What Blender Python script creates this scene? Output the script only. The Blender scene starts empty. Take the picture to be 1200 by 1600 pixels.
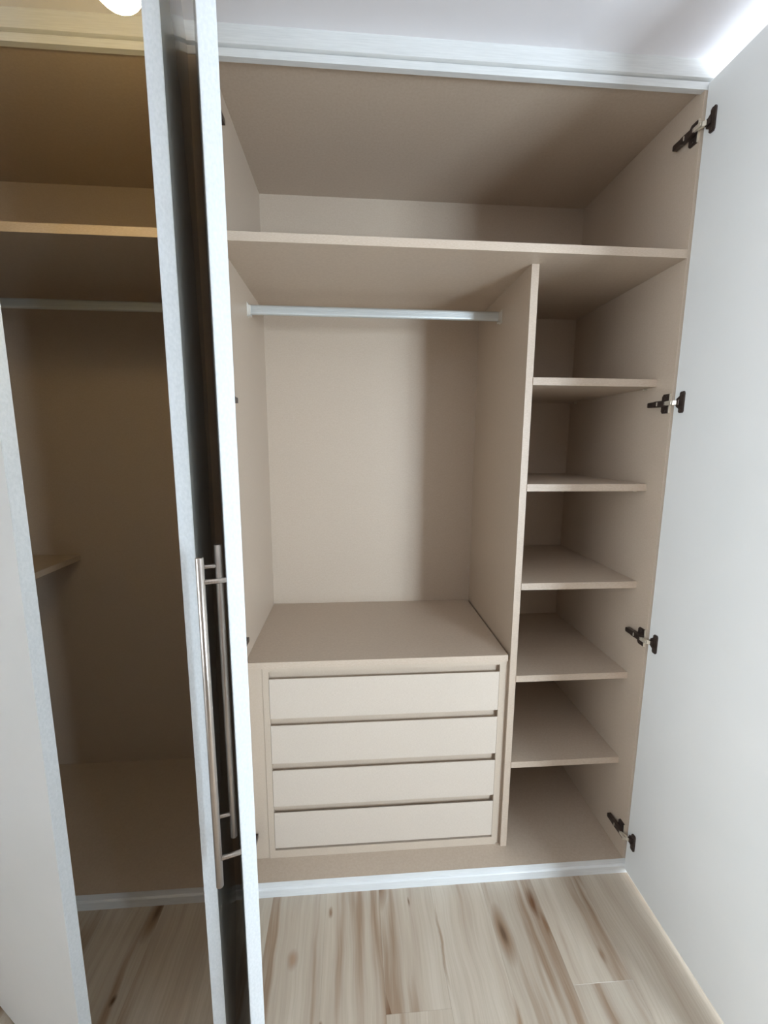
import bpy, bmesh, math, random
from mathutils import Vector, Matrix
random.seed(7)
sc = bpy.context.scene
COL = sc.collection
D2 = 1.35                      # camera distance from the wardrobe front plane (y = 0)

# ------------------------------------------------------------------ camera
cam_d = bpy.data.cameras.new('camera'); cam = bpy.data.objects.new('camera', cam_d); COL.objects.link(cam)
F = 666.5
cam_d.sensor_fit = 'HORIZONTAL'; cam_d.sensor_width = 36.0; cam_d.lens = F / 1200 * 36.0
cam_d.clip_start = 0.02
yaw, pitch, roll = -0.0741, 0.1562, 0.0052
f_ = Vector((-math.sin(yaw) * math.cos(pitch), math.cos(yaw) * math.cos(pitch), -math.sin(pitch)))
r_ = Vector((math.cos(yaw), math.sin(yaw), 0)); u_ = r_.cross(f_)
R_ = math.cos(roll) * r_ + math.sin(roll) * u_
U_ = R_.cross(f_)
M = Matrix((R_, U_, -f_)).transposed().to_4x4(); M.translation = Vector((0, -D2, 1.6332))
cam.matrix_world = M
sc.camera = cam

# ------------------------------------------------------------------ world, lights, exposure
w = bpy.data.worlds.new('world'); sc.world = w; w.use_nodes = True
bg = w.node_tree.nodes['Background']; bg.inputs[0].default_value = (0.72, 0.86, 1.0, 1); bg.inputs[1].default_value = 1.5
def area(name, loc, target, sx, sy, power, color):
    d = bpy.data.lights.new(name, 'AREA'); d.shape = 'RECTANGLE'; d.size = sx; d.size_y = sy; d.energy = power; d.color = color
    o = bpy.data.objects.new(name, d); COL.objects.link(o); o.location = loc
    o.rotation_euler = (Vector(target) - Vector(loc)).to_track_quat('-Z', 'Y').to_euler()
    return o
area('rear_window_daylight', (2.30, -3.33, 1.28), (2.30, 0.0, 0.85), .86, 1.40, 272, (0.72, 0.865, 1.0))
area('side_window_daylight', (2.98, -.80, 1.25), (0.0, -.80, 1.15), 1.2, 2.35, 165, (0.80, 0.89, 1.0))
area('left_window_daylight', (-1.83, -2.25, 1.60), (0.0, -2.25, 1.40), 1.4, 1.1, 100, (0.83, 0.92, 1.0))
sc.view_settings.view_transform = 'Standard'; sc.view_settings.look = 'None'
sc.view_settings.exposure = 0.0; sc.view_settings.gamma = 1.0; sc.view_settings.use_curve_mapping = False
sc.cycles.max_bounces = 12; sc.cycles.diffuse_bounces = 8; sc.cycles.use_denoising = True

# ------------------------------------------------------------------ helpers
def box(bm, x0, x1, y0, y1, z0, z1, mi=0, bev=0.0):
    vs = [bm.verts.new((x, y, z)) for z in (z0, z1) for y in (y0, y1) for x in (x0, x1)]
    fs = [bm.faces.new([vs[i] for i in q]) for q in ((0, 2, 3, 1), (4, 5, 7, 6), (0, 1, 5, 4), (2, 6, 7, 3), (0, 4, 6, 2), (1, 3, 7, 5))]
    for f in fs: f.material_index = mi
    if bev:
        es = list({e for f in fs for e in f.edges})
        r = bmesh.ops.bevel(bm, geom=es, offset=bev, segments=1, affect='EDGES')
        for f in r['faces']: f.material_index = mi
    return vs
def prism(bm, pts, axis, a, b, mi=0):
    """extrude a closed 2-D outline along axis ('x','y','z') from a to b"""
    def mk(p, t):
        return {'x': (t, p[0], p[1]), 'y': (p[0], t, p[1]), 'z': (p[0], p[1], t)}[axis]
    A = [bm.verts.new(mk(p, a)) for p in pts]; B = [bm.verts.new(mk(p, b)) for p in pts]
    n = len(pts); fs = [bm.faces.new(A), bm.faces.new(B[::-1])]
    for i in range(n): fs.append(bm.faces.new((A[i], B[i], B[(i + 1) % n], A[(i + 1) % n])))
    for f in fs: f.material_index = mi
    return fs
def tube(bm, p, q, r, seg=20, mi=0, cap=True):
    p, q = Vector(p), Vector(q); z = (q - p).normalized()
    x = z.orthogonal().normalized(); y = z.cross(x)
    bev = min(r * .15, .001)
    rings = []
    for c, rr in ((p, r - bev), (p + z * bev, r), (q - z * bev, r), (q, r - bev)):
        rings.append([bm.verts.new(c + rr * (math.cos(t) * x + math.sin(t) * y)) for t in [2 * math.pi * i / seg for i in range(seg)]])
    for A, B in zip(rings, rings[1:]):
        for i in range(seg):
            f = bm.faces.new((A[i], A[(i + 1) % seg], B[(i + 1) % seg], B[i])); f.smooth = True; f.material_index = mi
    if cap:
        f = bm.faces.new(rings[0][::-1]); f.material_index = mi
        f = bm.faces.new(rings[-1]); f.material_index = mi
def obj(name, bm, mats, parent=None, label=None):
    bmesh.ops.recalc_face_normals(bm, faces=bm.faces[:])
    me = bpy.data.meshes.new(name); bm.to_mesh(me); bm.free()
    for m in (mats if isinstance(mats, (list, tuple)) else [mats]): me.materials.append(m)
    o = bpy.data.objects.new(name, me); COL.objects.link(o)
    if parent: o.parent = parent
    if label: o['label'] = label
    return o
def bobj(name, b, mats, parent=None, bev=0.0, label=None):
    bm = bmesh.new(); box(bm, *b, bev=bev); return obj(name, bm, mats, parent, label)
def thing(name, label, cat, loc=(0, 0, 0), rz=0, group=None):
    o = bpy.data.objects.new(name, None); o.empty_display_size = .1; COL.objects.link(o)
    o.location = loc; o.rotation_euler = (0, 0, rz); o['label'] = label; o['category'] = cat
    if group: o['group'] = group
    return o
def struct(o): o['kind'] = 'structure'; return o

# ------------------------------------------------------------------ materials
def lin(r, g, b):
    return tuple(((c / 255) / 12.92 if c / 255 <= .04045 else ((c / 255 + .055) / 1.055) ** 2.4) for c in (r, g, b)) + (1,)
def base_mat(name, col, rough=.5, metal=0.0, spec=.5, coat=0.0):
    m = bpy.data.materials.new(name); m.use_nodes = True; b = m.node_tree.nodes['Principled BSDF']
    b.inputs['Base Color'].default_value = col; b.inputs['Roughness'].default_value = rough
    b.inputs['Metallic'].default_value = metal; b.inputs['Specular IOR Level'].default_value = spec
    b.inputs['Coat Weight'].default_value = coat; b.inputs['Coat Roughness'].default_value = .08
    return m
def vary(m, c1, c2, scale, stretch=(1, 1, 1), bump=.0, detail=4, dist=.001):
    nt = m.node_tree; N = nt.nodes; L = nt.links; b = N['Principled BSDF']
    tc = N.new('ShaderNodeTexCoord'); mp = N.new('ShaderNodeMapping'); mp.inputs['Scale'].default_value = stretch
    nz = N.new('ShaderNodeTexNoise'); nz.inputs['Scale'].default_value = scale; nz.inputs['Detail'].default_value = detail
    cr = N.new('ShaderNodeValToRGB'); cr.color_ramp.elements[0].position = .3; cr.color_ramp.elements[1].position = .7
    cr.color_ramp.elements[0].color = c1; cr.color_ramp.elements[1].color = c2
    L.new(tc.outputs['Object'], mp.inputs[0]); L.new(mp.outputs[0], nz.inputs['Vector'])
    L.new(nz.outputs['Fac'], cr.inputs[0]); L.new(cr.outputs[0], b.inputs['Base Color'])
    if bump:
        bp = N.new('ShaderNodeBump'); bp.inputs['Strength'].default_value = bump; bp.inputs['Distance'].default_value = dist
        L.new(nz.outputs['Fac'], bp.inputs['Height']); L.new(bp.outputs[0], b.inputs['Normal'])
    return m
def linen(name, a, b_, rough=.42):
    """beige board with a fine cross-woven linen print"""
    m = base_mat(name, a, rough, spec=.4); nt = m.node_tree; N = nt.nodes; L = nt.links; b = N['Principled BSDF']
    tc = N.new('ShaderNodeTexCoord')
    outs = []
    for s in ((110, 110, 900), (900, 900, 110)):
        mp = N.new('ShaderNodeMapping'); mp.inputs['Scale'].default_value = s
        nz = N.new('ShaderNodeTexNoise'); nz.inputs['Scale'].default_value = 1; nz.inputs['Detail'].default_value = 3
        L.new(tc.outputs['Object'], mp.inputs[0]); L.new(mp.outputs[0], nz.inputs['Vector']); outs.append(nz.outputs['Fac'])
    ad = N.new('ShaderNodeMath'); ad.operation = 'ADD'; L.new(outs[0], ad.inputs[0]); L.new(outs[1], ad.inputs[1])
    mr = N.new('ShaderNodeMapRange'); mr.inputs['From Min'].default_value = .75; mr.inputs['From Max'].default_value = 1.25
    L.new(ad.outputs[0], mr.inputs['Value'])
    mx = N.new('ShaderNodeMix'); mx.data_type = 'RGBA'; mx.inputs[6].default_value = a; mx.inputs[7].default_value = b_
    L.new(mr.outputs[0], mx.inputs[0]); L.new(mx.outputs[2], b.inputs['Base Color'])
    bp = N.new('ShaderNodeBump'); bp.inputs['Strength'].default_value = .07; bp.inputs['Distance'].default_value = .0004
    L.new(mr.outputs[0], bp.inputs['Height']); L.new(bp.outputs[0], b.inputs['Normal'])
    return m
BOARD = linen('beige_linen_board', lin(181, 164, 146), lin(189, 173, 155))
FRONT = linen('pale_drawer_front', lin(189, 175, 160), lin(197, 184, 170), .34)
EDGE = vary(base_mat('pale_edge_band', lin(186, 168, 149), .5), lin(180, 161, 142), lin(192, 175, 157), 1, (120, 120, 500), .05)
WHITE = vary(base_mat('white_satin_lacquer', lin(222, 222, 220), .38), lin(220, 221, 219), lin(225, 225, 223), 3)
GLOSS = vary(base_mat('white_gloss_lacquer', lin(222, 222, 220), .16, coat=.4), lin(220, 221, 219), lin(225, 225, 223), 3)
TRIM = vary(base_mat('white_trim_grain', lin(212, 212, 210), .4), lin(206, 206, 204), lin(217, 217, 215), 2, (8, 200, 200), .08)
DOOREDGE = vary(base_mat('white_door_edge', lin(204, 208, 210), .45), lin(198, 203, 205), lin(210, 214, 216), 260, (1, 1, .6), .08)
WALL = vary(base_mat('white_wall_paint', lin(226, 224, 220), .85), lin(223, 221, 217), lin(229, 227, 223), 4, bump=.03)
CEIL = vary(base_mat('white_ceiling_paint', lin(222, 219, 221), .9), lin(219, 216, 218), lin(225, 222, 224), 4, bump=.03)
STEEL = vary(base_mat('brushed_steel', lin(190, 180, 172), .28, 1.0), lin(176, 167, 158), lin(205, 197, 190), 2, (400, 400, 6))
ALU = vary(base_mat('satin_aluminium', lin(205, 208, 206), .38, .6), lin(196, 200, 198), lin(212, 215, 214), 2, (4, 300, 300))
HDARK = vary(base_mat('black_nickel', lin(78, 66, 61), .34, .6), lin(68, 57, 52), lin(88, 76, 70), 60)
HLITE = vary(base_mat('nickel_link', lin(214, 205, 188), .32, .5), lin(206, 197, 180), lin(222, 213, 196), 60)
PVC = vary(base_mat('white_window_plastic', lin(235, 235, 235), .4), lin(232, 232, 232), lin(238, 238, 238), 5)
BRACKET = vary(base_mat('pale_plastic_bracket', lin(205, 200, 190), .4), lin(198, 193, 183), lin(212, 207, 198), 40)
REARWALL = vary(base_mat('taupe_wall_paint', lin(120, 108, 98), .85), lin(117, 105, 95), lin(124, 112, 102), 4, bump=.03)
def glass():
    m = bpy.data.materials.new('window_glass'); m.use_nodes = True; nt = m.node_tree; N = nt.nodes; N.clear()
    o = N.new('ShaderNodeOutputMaterial'); t = N.new('ShaderNodeBsdfTransparent'); g = N.new('ShaderNodeBsdfGlossy'); g.inputs['Roughness'].default_value = .02
    mx = N.new('ShaderNodeMixShader'); fr = N.new('ShaderNodeFresnel'); fr.inputs[0].default_value = 1.45
    nt.links.new(fr.outputs[0], mx.inputs[0]); nt.links.new(t.outputs[0], mx.inputs[1]); nt.links.new(g.outputs[0], mx.inputs[2]); nt.links.new(mx.outputs[0], o.inputs[0])
    return m
GLASS = glass()
KNOTS = [(-.087, -.070, .009, .022, (.55, .42, .33)), (-.100, -.372, .008, .014, (.42, .32, .26)), (.195, -.055, .005, .022, (.52, .42, .36)),
         (.285, -.190, .006, .140, (.66, .55, .47)), (-.200, -.205, .022, .035, (.78, .62, .52)), (.640, -.090, .018, .060, (.50, .35, .26)),
         (.655, -.160, .012, .060, (.74, .60, .50)), (-.72, -.27, .010, .018, (.35, .28, .22)), (.80, -.26, .010, .030, (.72, .62, .54)), (.47, -.42, .012, .09, (.72, .6, .5))]
def wood():
    m = base_mat('pale_oak_plank', lin(190, 168, 146), .27, spec=.5)
    nt = m.node_tree; N = nt.nodes; L = nt.links; b = N['Principled BSDF']
    tc = N.new('ShaderNodeTexCoord'); oi = N.new('ShaderNodeObjectInfo')
    off = N.new('ShaderNodeVectorMath'); off.operation = 'SCALE'; off.inputs[0].default_value = (37, 91, 53); L.new(oi.outputs['Random'], off.inputs['Scale'])
    ad = N.new('ShaderNodeVectorMath'); ad.operation = 'ADD'; L.new(tc.outputs['Object'], ad.inputs[0]); L.new(off.outputs[0], ad.inputs[1])
    # gentle warp so the grain flows round the knots
    wn = N.new('ShaderNodeTexNoise'); wn.inputs['Scale'].default_value = 3.2; wn.inputs['Detail'].default_value = 2; L.new(ad.outputs[0], wn.inputs['Vector'])
    ws = N.new('ShaderNodeVectorMath'); ws.operation = 'SCALE'; ws.inputs['Scale'].default_value = .045; L.new(wn.outputs['Color'], ws.inputs[0])
    wa = N.new('ShaderNodeVectorMath'); wa.operation = 'ADD'; L.new(ad.outputs[0], wa.inputs[0]); L.new(ws.outputs[0], wa.inputs[1])
    def noise(sx, sy, det, vec):
        mp = N.new('ShaderNodeMapping'); mp.inputs['Scale'].default_value = (sx, sy, 1); L.new(vec, mp.inputs[0])
        nz = N.new('ShaderNodeTexNoise'); nz.inputs['Scale'].default_value = 1; nz.inputs['Detail'].default_value = det; L.new(mp.outputs[0], nz.inputs['Vector'])
        return nz.outputs['Fac']
    broad = noise(17, .9, 4, wa.outputs[0]); fine = noise(150, 5, 7, wa.outputs[0])
    cr = N.new('ShaderNodeValToRGB'); e = cr.color_ramp.elements
    e[0].position = .34; e[0].color = lin(152, 130, 109); e[1].position = .66; e[1].color = lin(193, 182, 166)
    k = cr.color_ramp.elements.new(.44); k.color = lin(180, 166, 149)
    L.new(broad, cr.inputs[0])
    cf = N.new('ShaderNodeValToRGB'); e = cf.color_ramp.elements; e[0].position = .33; e[0].color = (.86, .84, .82, 1); e[1].position = .6; e[1].color = (1.03, 1.03, 1.03, 1)
    L.new(fine, cf.inputs[0])
    mu = N.new('ShaderNodeMix'); mu.data_type = 'RGBA'; mu.blend_type = 'MULTIPLY'; mu.inputs[0].default_value = .55
    L.new(cr.outputs[0], mu.inputs[6]); L.new(cf.outputs[0], mu.inputs[7])
    # sparse knots
    mp = N.new('ShaderNodeMapping'); mp.inputs['Scale'].default_value = (5.2, 1.7, 1); L.new(wa.outputs[0], mp.inputs[0])
    vo = N.new('ShaderNodeTexVoronoi'); vo.inputs['Scale'].default_value = 1.0; vo.feature = 'F1'; vo.voronoi_dimensions = '2D'; L.new(mp.outputs[0], vo.inputs['Vector'])
    ck = N.new('ShaderNodeValToRGB'); e = ck.color_ramp.elements; e[0].position = .02; e[0].color = (.32, .23, .17, 1); e[1].position = .17; e[1].color = (1, 1, 1, 1)
    kk = ck.color_ramp.elements.new(.07); kk.color = (.62, .50, .41, 1)
    L.new(vo.outputs['Distance'], ck.inputs[0])
    sp = N.new('ShaderNodeSeparateColor'); L.new(vo.outputs['Color'], sp.inputs[0])
    gt = N.new('ShaderNodeMath'); gt.operation = 'GREATER_THAN'; gt.inputs[1].default_value = .86; L.new(sp.outputs[0], gt.inputs[0])
    m2 = N.new('ShaderNodeMix'); m2.data_type = 'RGBA'; m2.blend_type = 'MULTIPLY'; L.new(gt.outputs[0], m2.inputs[0])
    L.new(mu.outputs[2], m2.inputs[6]); L.new(ck.outputs[0], m2.inputs[7])
    geo = N.new('ShaderNodeNewGeometry'); last = m2.outputs[2]
    wp = N.new('ShaderNodeVectorMath'); wp.operation = 'ADD'; wsc = N.new('ShaderNodeVectorMath'); wsc.operation = 'SCALE'; wsc.inputs['Scale'].default_value = .016
    wn2 = N.new('ShaderNodeTexNoise'); wn2.inputs['Scale'].default_value = 14; L.new(geo.outputs['Position'], wn2.inputs['Vector']); L.new(wn2.outputs['Color'], wsc.inputs[0])
    L.new(geo.outputs['Position'], wp.inputs[0]); L.new(wsc.outputs[0], wp.inputs[1])
    for kx, ky, rx, ry, c in KNOTS:
        mpk = N.new('ShaderNodeMapping'); mpk.inputs['Location'].default_value = (-(kx + .008) / rx, -(ky + .008) / ry, 0); mpk.inputs['Scale'].default_value = (1 / rx, 1 / ry, 0)
        L.new(wp.outputs[0], mpk.inputs[0])
        ln = N.new('ShaderNodeVectorMath'); ln.operation = 'LENGTH'; L.new(mpk.outputs[0], ln.inputs[0])
        rk = N.new('ShaderNodeValToRGB'); ee = rk.color_ramp.elements; ee[0].position = .25; ee[0].color = (*c, 1); ee[1].position = 1.0; ee[1].color = (1, 1, 1, 1)
        mid = rk.color_ramp.elements.new(.55); mid.color = (*[v * .5 + .45 for v in c], 1)
        L.new(ln.outputs['Value'], rk.inputs[0])
        mk = N.new('ShaderNodeMix'); mk.data_type = 'RGBA'; mk.blend_type = 'MULTIPLY'; mk.inputs[0].default_value = 1
        L.new(last, mk.inputs[6]); L.new(rk.outputs[0], mk.inputs[7]); last = mk.outputs[2]
    # plank to plank tone
    tr = N.new('ShaderNodeMapRange'); tr.inputs['To Min'].default_value = .94; tr.inputs['To Max'].default_value = 1.04; L.new(oi.outputs['Random'], tr.inputs['Value'])
    m3 = N.new('ShaderNodeVectorMath'); m3.operation = 'SCALE'; L.new(last, m3.inputs[0]); L.new(tr.outputs[0], m3.inputs['Scale'])
    L.new(m3.outputs[0], b.inputs['Base Color'])
    bp = N.new('ShaderNodeBump'); bp.inputs['Strength'].default_value = .12; bp.inputs['Distance'].default_value = .0008
    L.new(fine, bp.inputs['Height']); L.new(bp.outputs[0], b.inputs['Normal'])
    return m
WOOD = wood()
SCREED = vary(base_mat('plank_joint', lin(120, 98, 78), .8), lin(112, 92, 74), lin(128, 106, 86), 20)

# ------------------------------------------------------------------ dimensions
T = .025
XL, XR, XD, XDR = -.3833, 1.0334, .5768, .6013
XM = -.408                      # where the two wardrobe units meet
XP = -.433                      # inner face of the left unit's right side
XLL = -1.58                     # inner face of the left unit's left side
DEP = .658
ZB, ZT, ZS = .058, 2.671, 2.232
ZC, ZCC = 2.661, 2.732
YS, YD, YN = .0787, .0815, .0852
ZNICHE = .8691
WX0, WX1, WY0 = -1.70, 2.85, -3.2

# ------------------------------------------------------------------ room
fl = struct(bobj('floor', (WX0 - .1, WX1 + .1, WY0 - .1, .80, -.06, -.009), SCREED))
PW, PL = .1925, 1.22
k = 0; x = WX0 + .02 - .115
bmp = bmesh.new(); box(bmp, -PW / 2 + .0001, PW / 2 - .0001, -PL / 2 + .0001, PL / 2 - .0001, -.009, 0, bev=.0003)
bmesh.ops.recalc_face_normals(bmp, faces=bmp.faces[:]); pme = bpy.data.meshes.new('plank'); bmp.to_mesh(pme); bmp.free(); pme.materials.append(WOOD)
offs = [0.05, -.62, .31, -.27, .52, -.13, .38]
JOINT = {9: -.358, 12: -.330}      # end joints that show in front of the open unit
col = 0; x = .280 - 10 * PW
while x > WX0: x -= PW; col -= 1
while x < WX1 - .01:
    y = JOINT.get(col, -.72 - .11 * ((col * 3) % 5)) - 3 * PL
    while y + PL < WY0: y += PL
    while y < 0:
        y0, y1 = max(y, WY0), min(y + PL, -.0); x0_, x1 = max(x, WX0), min(x + PW, WX1)
        if y1 - y0 > .05:
            full = abs((y1 - y0) - PL) < 1e-6 and abs(x1 - x0_ - PW) < 1e-6
            if full: me = pme
            else:
                bm = bmesh.new(); hx, hy = (x1 - x0_) / 2, (y1 - y0) / 2
                box(bm, -hx + .0001, hx - .0001, -hy + .0001, hy - .0001, -.009, 0, bev=.0003)
                bmesh.ops.recalc_face_normals(bm, faces=bm.faces[:]); me = bpy.data.meshes.new('plank'); bm.to_mesh(me); bm.free(); me.materials.append(WOOD)
            o = bpy.data.objects.new('plank', me); COL.objects.link(o); o.parent = fl; o.location = ((x0_ + x1) / 2, (y0 + y1) / 2, 0)
        y += PL
    x += PW; col += 1
struct(bobj('ceiling', (WX0 - .1, WX1 + .1, WY0 - .1, .80, ZCC, ZCC + .08), CEIL))
struct(bobj('wall_back', (WX0 - .1, WX1 + .1, DEP + .014, .80, -.009, ZCC), WALL))
struct(bobj('wall_return', (XR + T + .001, WX1, 0.0, DEP + .014, -.009, ZCC), WALL))
def wall_hole(name, wx, sg, a1, lo, hi, z0, z1):
    bm = bmesh.new(); a0 = WY0 - .1; xa, xb = sorted((wx, wx + sg * .12))
    for p, q, r, t in ((a0, lo, -.009, ZCC), (hi, a1, -.009, ZCC), (lo, hi, -.009, z0), (lo, hi, z1, ZCC)): box(bm, xa, xb, p, q, r, t)
    return struct(obj(name, bm, WALL))
W1 = (-1.42, -.18, .03, 2.50); W2 = (-3.0, -1.5, 1.00, 2.20); W3 = (1.86, 2.75, .58, 2.04)
wall_hole('wall_right', WX1, 1, 0.0, *W1); wall_hole('wall_left', WX0, -1, DEP + .014, *W2)
bm = bmesh.new()
for p, q, r, t in ((WX0, W3[0], -.009, ZCC), (W3[1], WX1, -.009, ZCC), (W3[0], W3[1], -.009, W3[2]), (W3[0], W3[1], W3[3], ZCC)): box(bm, p, q, WY0 - .12, WY0, r, t)
struct(obj('wall_front', bm, REARWALL))
def window(n, axis, wx, sg, lo, hi, z0, z1):
    bm = bmesh.new(); g = bmesh.new(); s = bmesh.new(); e = .045; mid = (lo + hi) / 2
    def b(m_, p, q, r, t, d0, d1):
        xa, xb = sorted((wx + sg * d0, wx + sg * d1))
        if axis == 'x': box(m_, xa, xb, p, q, r, t)
        else: box(m_, p, q, xa, xb, r, t)
    for q in ((lo, hi, z0, z0 + e), (lo, hi, z1 - e, z1), (lo, lo + e, z0 + e, z1 - e), (hi - e, hi, z0 + e, z1 - e), (mid - .02, mid + .02, z0 + e, z1 - e)): b(bm, *q, .03, .09)
    for q in ((lo + e, mid - .02), (mid + .02, hi - e)): b(g, *q, z0 + e, z1 - e, .057, .063)
    root = struct(obj('window_%d' % n, bm, PVC)); obj('pane', g, GLASS, root)
    b(s, lo, hi, z0 - .03, z0, -.04, .03); obj('window_sill', s, PVC, root)
window(1, 'x', WX1, 1, *W1); window(2, 'x', WX0, -1, *W2); window(3, 'y', WY0, -1, *W3)
def moulding(name, pts, x0, x1):
    bm = bmesh.new(); prism(bm, pts, 'x', x0, x1); return struct(obj(name, bm, TRIM))
# crown: flat fascia with a step, then a narrower strip down to the door line
moulding('trim_1', [(.016, ZC), (-.0015, ZC), (-.0015, 2.681), (.0035, 2.681), (.0035, 2.684), (-.009, 2.686), (-.009, ZCC), (.016, ZCC)], WX0, XR + T)
# plinth: white board with a narrow lip along its top
moulding('trim_2', [(.014, 0), (-.006, 0), (-.006, .030), (-.004, .033), (.000, .035), (.000, ZB), (.014, ZB)], WX0, XR + T)

# ------------------------------------------------------------------ hinges, handles, doors
def hinge_mesh():
    """concealed hinge seen from inside. local frame: cabinet panel face at x=0 (interior is -x), y into the cabinet,
    door at right angles, its inner face at x=.0066 and in front (y<0)"""
    bm = bmesh.new()
    # winged mounting plate on the panel
    prism(bm, [(.010, -.031), (.034, -.031), (.040, -.024), (.040, .024), (.034, .031), (.010, .031), (.007, .024), (.007, -.024)], 'x', -.004, 0, 0)
    box(bm, -.006, -.004, .012, .034, -.010, .010, 0, .001)
    # arm with damper housing
    prism(bm, [(.004, -.009), (.052, -.010), (.060, -.0085), (.086, -.0085), (.089, -.006), (.089, .006), (.086, .0085), (.060, .0085), (.052, .010), (.004, .009)], 'x', -.019, -.006, 0)
    box(bm, -.0205, -.019, .040, .043, -.006, .006, 1)
    tube(bm, (-.0045, .022, .023), (-.0005 - .006, .022, .023), .0042, 12, 0); tube(bm, (-.0045, .022, -.023), (-.0065, .022, -.023), .0042, 12, 0)
    box(bm, -.005, 0, .004, .0065, -.031, .031, 1)
    # bright link reaching across to the cup
    prism(bm, [(-.018, .008), (-.016, .008), (.000, -.022), (.0045, -.030), (.000, -.032), (-.012, -.020)], 'z', -.0065, .0065, 1)
    box(bm, -.019, -.0155, -.022, .010, -.0065, .0065, 1, .0008)
    # cup flange on the door
    prism(bm, [(-.046, -.033), (-.034, -.033), (-.030, -.029), (-.030, -.020), (-.018, -.012), (-.018, .012), (-.030, .020), (-.030, .029), (-.034, .033), (-.046, .033), (-.049, .028), (-.049, -.028)], 'x', .0015, .0058, 0)
    box(bm, -.005, .002, -.036, -.020, -.009, .009, 0, .001)
    for z in (-.026, .026): tube(bm, (.0025, -.0395, z), (-.0005, -.0395, z), .0042, 12, 0)
    bmesh.ops.recalc_face_normals(bm, faces=bm.faces[:])
    me = bpy.data.meshes.new('hinge'); bm.to_mesh(me); bm.free(); me.materials.append(HDARK); me.materials.append(HLITE)
    return me
HM = hinge_mesh()
bm = bmesh.new(); bm.from_mesh(HM); bmesh.ops.scale(bm, vec=(-1, 1, 1), verts=bm.verts[:]); bmesh.ops.recalc_face_normals(bm, faces=bm.faces[:])
HML = bpy.data.meshes.new('hinge_mirrored'); bm.to_mesh(HML); bm.free(); HML.materials.append(HDARK); HML.materials.append(HLITE)
HZ = (2.560, 1.771, .958, .168)
def door(parent, hx, hy, rz, width, thick, side, z0=.012, z1=2.664, mirror=False, gap=0.0, handle=None, label=None, face=(WHITE, GLOSS)):
    """local frame: hinge edge at x=0, leaf along +x, outer face at y=0, inner face at y=side*thick"""
    o = bpy.data.objects.new('door', None)
    bm = bmesh.new()
    y0, y1 = sorted((0, side * thick))
    box(bm, 0, width, y0, y1, z0, z1)
    bmesh.ops.bevel(bm, geom=bm.edges[:], offset=.0009, segments=2, affect='EDGES')
    bm.normal_update()
    for f in bm.faces:
        n = f.normal
        if abs(n.y) > .9: f.material_index = 1 if n.y * side < 0 else 0
        else: f.material_index = 2
    d = obj('door', bm, [face[0], face[1], DOOREDGE], parent, label)
    d.location = (hx, hy, 0); d.rotation_euler = (0, 0, rz)
    if handle:
        ins, off, za, zb, pz = handle; s = -side
        bm = bmesh.new(); tube(bm, (width - ins, s * off, za), (width - ins, s * off, zb), .0066, 24)
        for z in pz: tube(bm, (width - ins, 0, z), (width - ins, s * (off - .003), z), .0042, 16)
        obj('handle', bm, STEEL, d, 'long brushed steel bar handle on two posts')
    return d
def add_hinges(d, px, mirrored):
    inv = Matrix.Rotation(-d.rotation_euler.z, 4, 'Z') @ Matrix.Translation(-Vector(d.location))
    for z in HZ:
        o = bpy.data.objects.new('hinge', HML if mirrored else HM); COL.objects.link(o); o.parent = d
        o.matrix_local = inv @ Matrix.Translation((px, 0, z))
HPZ = (1.407, .877)

# ------------------------------------------------------------------ right wardrobe unit
A = thing('wardrobe_unit', 'open beige wardrobe unit with hanging bay, column of shelves and a white door at right', 'wardrobe')
bobj('side_panel', (XM + .0005, XL, 0, DEP, ZB, ZT), BOARD, A)
bobj('side_panel', (XR, XR + T, 0, DEP, ZB, ZT), BOARD, A)
bobj('top_panel', (XM + .0005, XR + T, .016, DEP, ZT, ZT + T), BOARD, A)
bobj('back_panel', (XM + .0005, XR + T, DEP, DEP + .012, ZB, ZT + T), BOARD, A)
bobj('base_panel', (XM + .0005, XR + T, .014, DEP, ZB - .030, ZB - .0005), BOARD, A)
bobj('base_lining', (XL, XR, .0, DEP, ZB - .0005, ZB + .0005), BOARD, A)
def edged(name, x0, x1, y0, y1, z0, z1, parent, extra=None):
    bm = bmesh.new(); box(bm, x0, x1, y0 + .0012, y1, z0, z1, 0); box(bm, x0, x1, y0, y0 + .0012, z0, z1, 1)
    if extra: box(bm, *extra, 1)
    return obj(name, bm, [BOARD, EDGE], parent)
edged('shelf', XL, XR, .0005, DEP, ZS - T, ZS, A, (XM + .0005, XL, -.004, -.0002, ZS - T, ZS))
dv = bmesh.new(); box(dv, XD, XDR, YD + .0012, DEP, ZB + .0005, ZS - T, 0); box(dv, XD, XDR, YD, YD + .0012, ZB + .0005, ZS - T, 1)
obj('divider', dv, [BOARD, EDGE], A)
for z in (1.8575, 1.5014, 1.1451, .7885, .4312):
    s = edged('shelf', XDR, XR, YS, DEP, z - T, z, A)
    for xx, sg in ((XDR, 1), (XR, -1)):
        for yy in (YS + .05, DEP - .06):
            bm = bmesh.new(); tube(bm, (xx, yy, z - T - .004), (xx + sg * .012, yy, z - T - .004), .0035, 10); obj('shelf_pin', bm, HLITE, s)
d4 = door(A, XR + .0066 + T, -.004, -math.pi / 2, .705, T, -1, z0=.018, z1=2.676, face=(WHITE, GLOSS))
d4['label'] = 'white lacquered door swung fully open at the right'
add_hinges(d4, XR, False)
# door 3: almost edge-on to the viewer
ang3 = math.atan2(-.668, .207)
d3 = door(A, -.4075, -.012, ang3, .70, .0253, 1, handle=(.042, .040, .819, 1.4495, HPZ))
d3['label'] = 'white door standing open edge-on, with bar handle on its outer face'
add_hinges(d3, XL, True)

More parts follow.
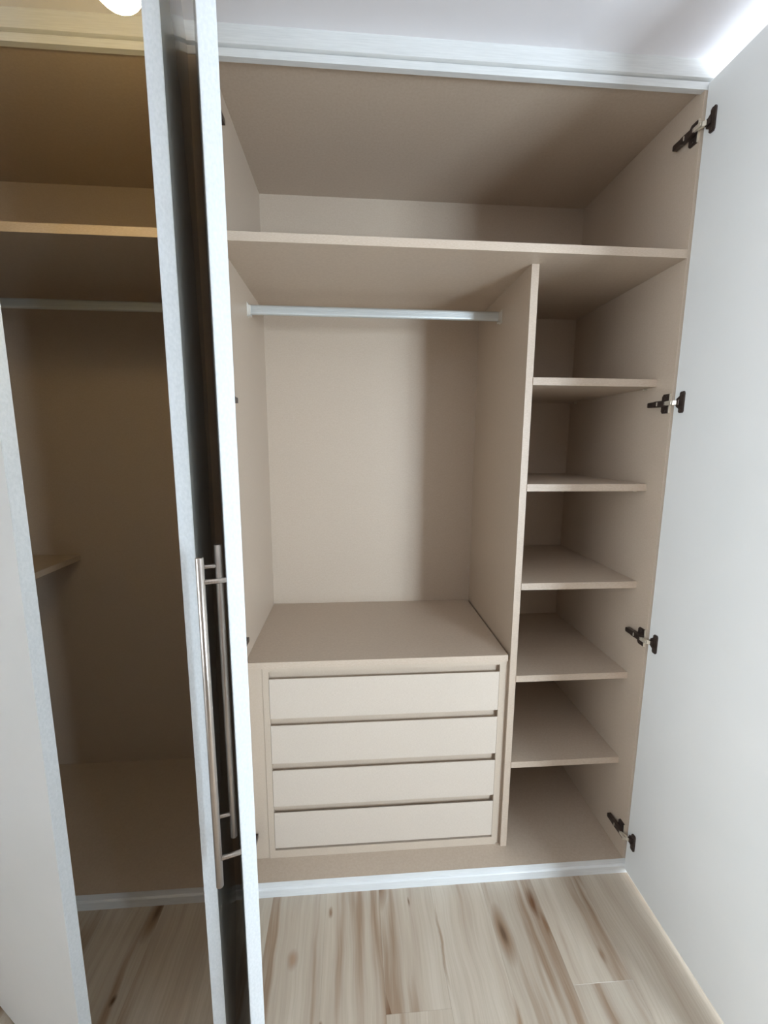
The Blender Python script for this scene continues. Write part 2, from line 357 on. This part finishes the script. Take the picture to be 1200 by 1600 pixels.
# ------------------------------------------------------------------ left wardrobe unit
B = thing('wardrobe_unit', 'dim open wardrobe unit with one rail and a small shelf, behind the left doors', 'wardrobe')
bobj('side_panel', (XP, XM - .0005, 0, DEP, ZB, ZT), BOARD, B)
bobj('side_panel', (XLL - T, XLL, 0, DEP, ZB, ZT), BOARD, B)
bobj('top_panel', (XLL - T, XM - .0005, .016, DEP, ZT, ZT + T), BOARD, B)
bobj('back_panel', (XLL - T, XM - .0005, DEP, DEP + .012, ZB, ZT + T), BOARD, B)
bobj('base_panel', (XLL - T, XM - .0005, .014, DEP, ZB - .030, ZB - .0005), BOARD, B)
bobj('base_lining', (XLL, XP, .0, DEP, ZB - .0005, ZB + .0005), BOARD, B)
edged('shelf', XLL, XP, .0005, DEP, ZS - T, ZS, B, (XP, XM - .0005, -.004, -.0002, ZS - T, ZS))
edged('shelf', XLL, -1.254, YS, DEP, 1.126 - T, 1.126, B)
ang2 = math.atan2(-(1.338 - .76), -.3677 * .76 + .428)
d2 = door(B, -.428, -.012, ang2, .597, .0247, -1, handle=(.030, .036, .822, 1.448, HPZ))
d2['label'] = 'white door standing open close beside its neighbour, grey glossy outer face'
# unseen panel added to block window light; door 1 hung on its edge
bobj('unseen_blocking_panel', (XLL, -1.445, .0005, .020, ZB + .0006, ZS - T - .0005), BOARD, B)
s1 = .845
fo = Vector((-.762 * s1, s1 - D2)); hg = Vector((-1.450, -.014)); dr = (fo - hg)
ang1 = math.atan2(dr.y, dr.x)
d1 = door(B, hg.x, hg.y, ang1, dr.length, .0253, 1, face=(GLOSS, WHITE))
d1['label'] = 'white door swung wide at the left edge, its bright free edge forward'

# ------------------------------------------------------------------ drawer chest
Cst = thing('drawer_chest', 'beige chest of four handleless drawers built in under the hanging rail', 'drawers', (0.09, .37, ZB))
def loc(o): o.location = Vector(o.location) - Vector((0.09, .37, ZB)); return o
def cb(name, b, m=BOARD, bev=0.0): return loc(bobj(name, b, m, Cst, bev))
e0 = ZB + .001
loc(edged('top_board', XL + .0005, .5690, YN, DEP - .001, ZNICHE - .0245, ZNICHE, Cst))
yc = YN + .006
cb('filler_strip', (XL + .0005, -.3270, yc + .002, yc + .020, e0, ZNICHE - .025), BOARD)
cb('stile', (-.3262, -.3045, yc, yc + .45, e0, ZNICHE - .025), BOARD)
cb('stile', (.5425, .5610, yc, yc + .45, e0, ZNICHE - .025), BOARD)
cb('side_strip', (.5618, XD - .0005, yc + .006, yc + .020, e0, ZNICHE - .025), BOARD)
cb('top_rail', (-.3045, .5425, yc, yc + .018, .8290, ZNICHE - .025), BOARD)
cb('bottom_rail', (-.3045, .5425, yc, yc + .018, e0, .0925), BOARD)
tops = [.8010, .6175, .4345, .2560]; bots = [.6465, .4640, .2840, .1035]
ups = [.829] + bots[:3]
for i, (zt, zb) in enumerate(zip(tops, bots)):
    bm = bmesh.new()
    y0 = yc - .001
    # front with a finger bevel along the back of its top edge
    prism(bm, [(y0, zb), (y0, zt - .0004), (y0 + .0012, zt), (y0 + .003, zt), (y0 + .018, zt - .016), (y0 + .018, zb)], 'x', -.3032, .5412, 1)
    # tray
    bx0, bx1, by0, by1, bt = -.290, .528, yc + .0235, yc + .42, .012
    zl, zh = zb + .012, zt - .020
    box(bm, bx0, bx1, by0, by1, zl, zl + .006, 0)
    box(bm, bx0, bx0 + bt, by0, by1, zl + .006, zh, 0); box(bm, bx1 - bt, bx1, by0, by1, zl + .006, zh, 0)
    box(bm, bx0 + bt, bx1 - bt, by1 - bt, by1, zl + .006, zh, 0)
    box(bm, bx0 + .02, bx1 - .02, y0 + .018, by0, zl, zt - .030, 0)
    loc(obj('drawer', bm, [BOARD, FRONT], Cst))
    cb('cross_rail', (-.3043, .5423, yc + .0185, yc + .0225, zt - .014, ups[i] + (.006 if i else -.0008)), BOARD)
cb('chest_back', (-.3262, .5610, yc + .451, yc + .460, e0, ZNICHE - .025), BOARD)

# ------------------------------------------------------------------ hanging rails
def rail(x0, x1, label, group):
    y, zc = .355, 2.1235
    t = thing('clothes_rail', label, 'rail', (x0, y, zc), 0, group)
    bm = bmesh.new(); L_ = x1 - x0; hw, hh = .0075, .0175
    pts = []
    for i in range(12): a = math.pi * i / 11; pts.append((hw * math.cos(a), hh - hw + hw * math.sin(a)))
    for i in range(12): a = math.pi + math.pi * i / 11; pts.append((hw * math.cos(a), -(hh - hw) + hw * math.sin(a)))
    pts2 = []
    for p in pts: pts2.append(p)
    prism(bm, pts2, 'x', .004, L_ - .004)
    for z in (-.003, .003): box(bm, .006, L_ - .006, -.0083, -.0074, z - .0008, z + .0008)
    obj('rail_bar', bm, ALU, t)
    for xx, s in ((0, 1), (L_, -1)):
        bm = bmesh.new(); a, b = sorted((xx + s * .0002, xx + s * .003))
        box(bm, a, b, -.013, .013, -.026, .024, 0, .001)
        a, b = sorted((xx + s * .003, xx + s * .014))
        box(bm, a, b, -.0105, -.0085, -.022, .014, 0); box(bm, a, b, .0085, .0105, -.022, .014, 0); box(bm, a, b, -.0105, .0105, -.024, -.020, 0)
        tube(bm, (xx + s * .002, 0, .0195), (xx + s * .005, 0, .0195), .0035, 10)
        obj('bracket', bm, BRACKET, t)
rail(XL, XD, 'silver oval clothes rail above the empty niche and drawers', None)
rail(XLL, XP, 'dull clothes rail in the dark left wardrobe bay', None)

# ------------------------------------------------------------------ pendant lamp
LX, LY, LZ = -.389, -.480, 2.402
lamp = thing('pendant_lamp', 'glowing warm lamp hanging at the top, between the two left doors', 'lamp', (LX, LY, ZCC))
def globe():
    m = bpy.data.materials.new('warm_glowing_globe'); m.use_nodes = True; b = m.node_tree.nodes['Principled BSDF']
    b.inputs['Base Color'].default_value = (1, .93, .8, 1); b.inputs['Emission Color'].default_value = (1.0, .76, .34, 1); b.inputs['Emission Strength'].default_value = 72
    return m
bm = bmesh.new(); bmesh.ops.create_uvsphere(bm, u_segments=32, v_segments=20, radius=.044)
bmesh.ops.translate(bm, vec=(0, 0, LZ - ZCC), verts=bm.verts[:])
for f in bm.faces: f.smooth = True
obj('bulb', bm, globe(), lamp)
bm = bmesh.new(); tube(bm, (0, 0, LZ - ZCC + .08), (0, 0, LZ - ZCC + .034), .018, 24); obj('socket', bm, PVC, lamp)
bm = bmesh.new(); tube(bm, (0, 0, -.02), (0, 0, LZ - ZCC + .08), .003, 10); obj('cord', bm, PVC, lamp)
bm = bmesh.new(); tube(bm, (0, 0, 0), (0, 0, -.022), .045, 28); obj('ceiling_rose', bm, PVC, lamp)
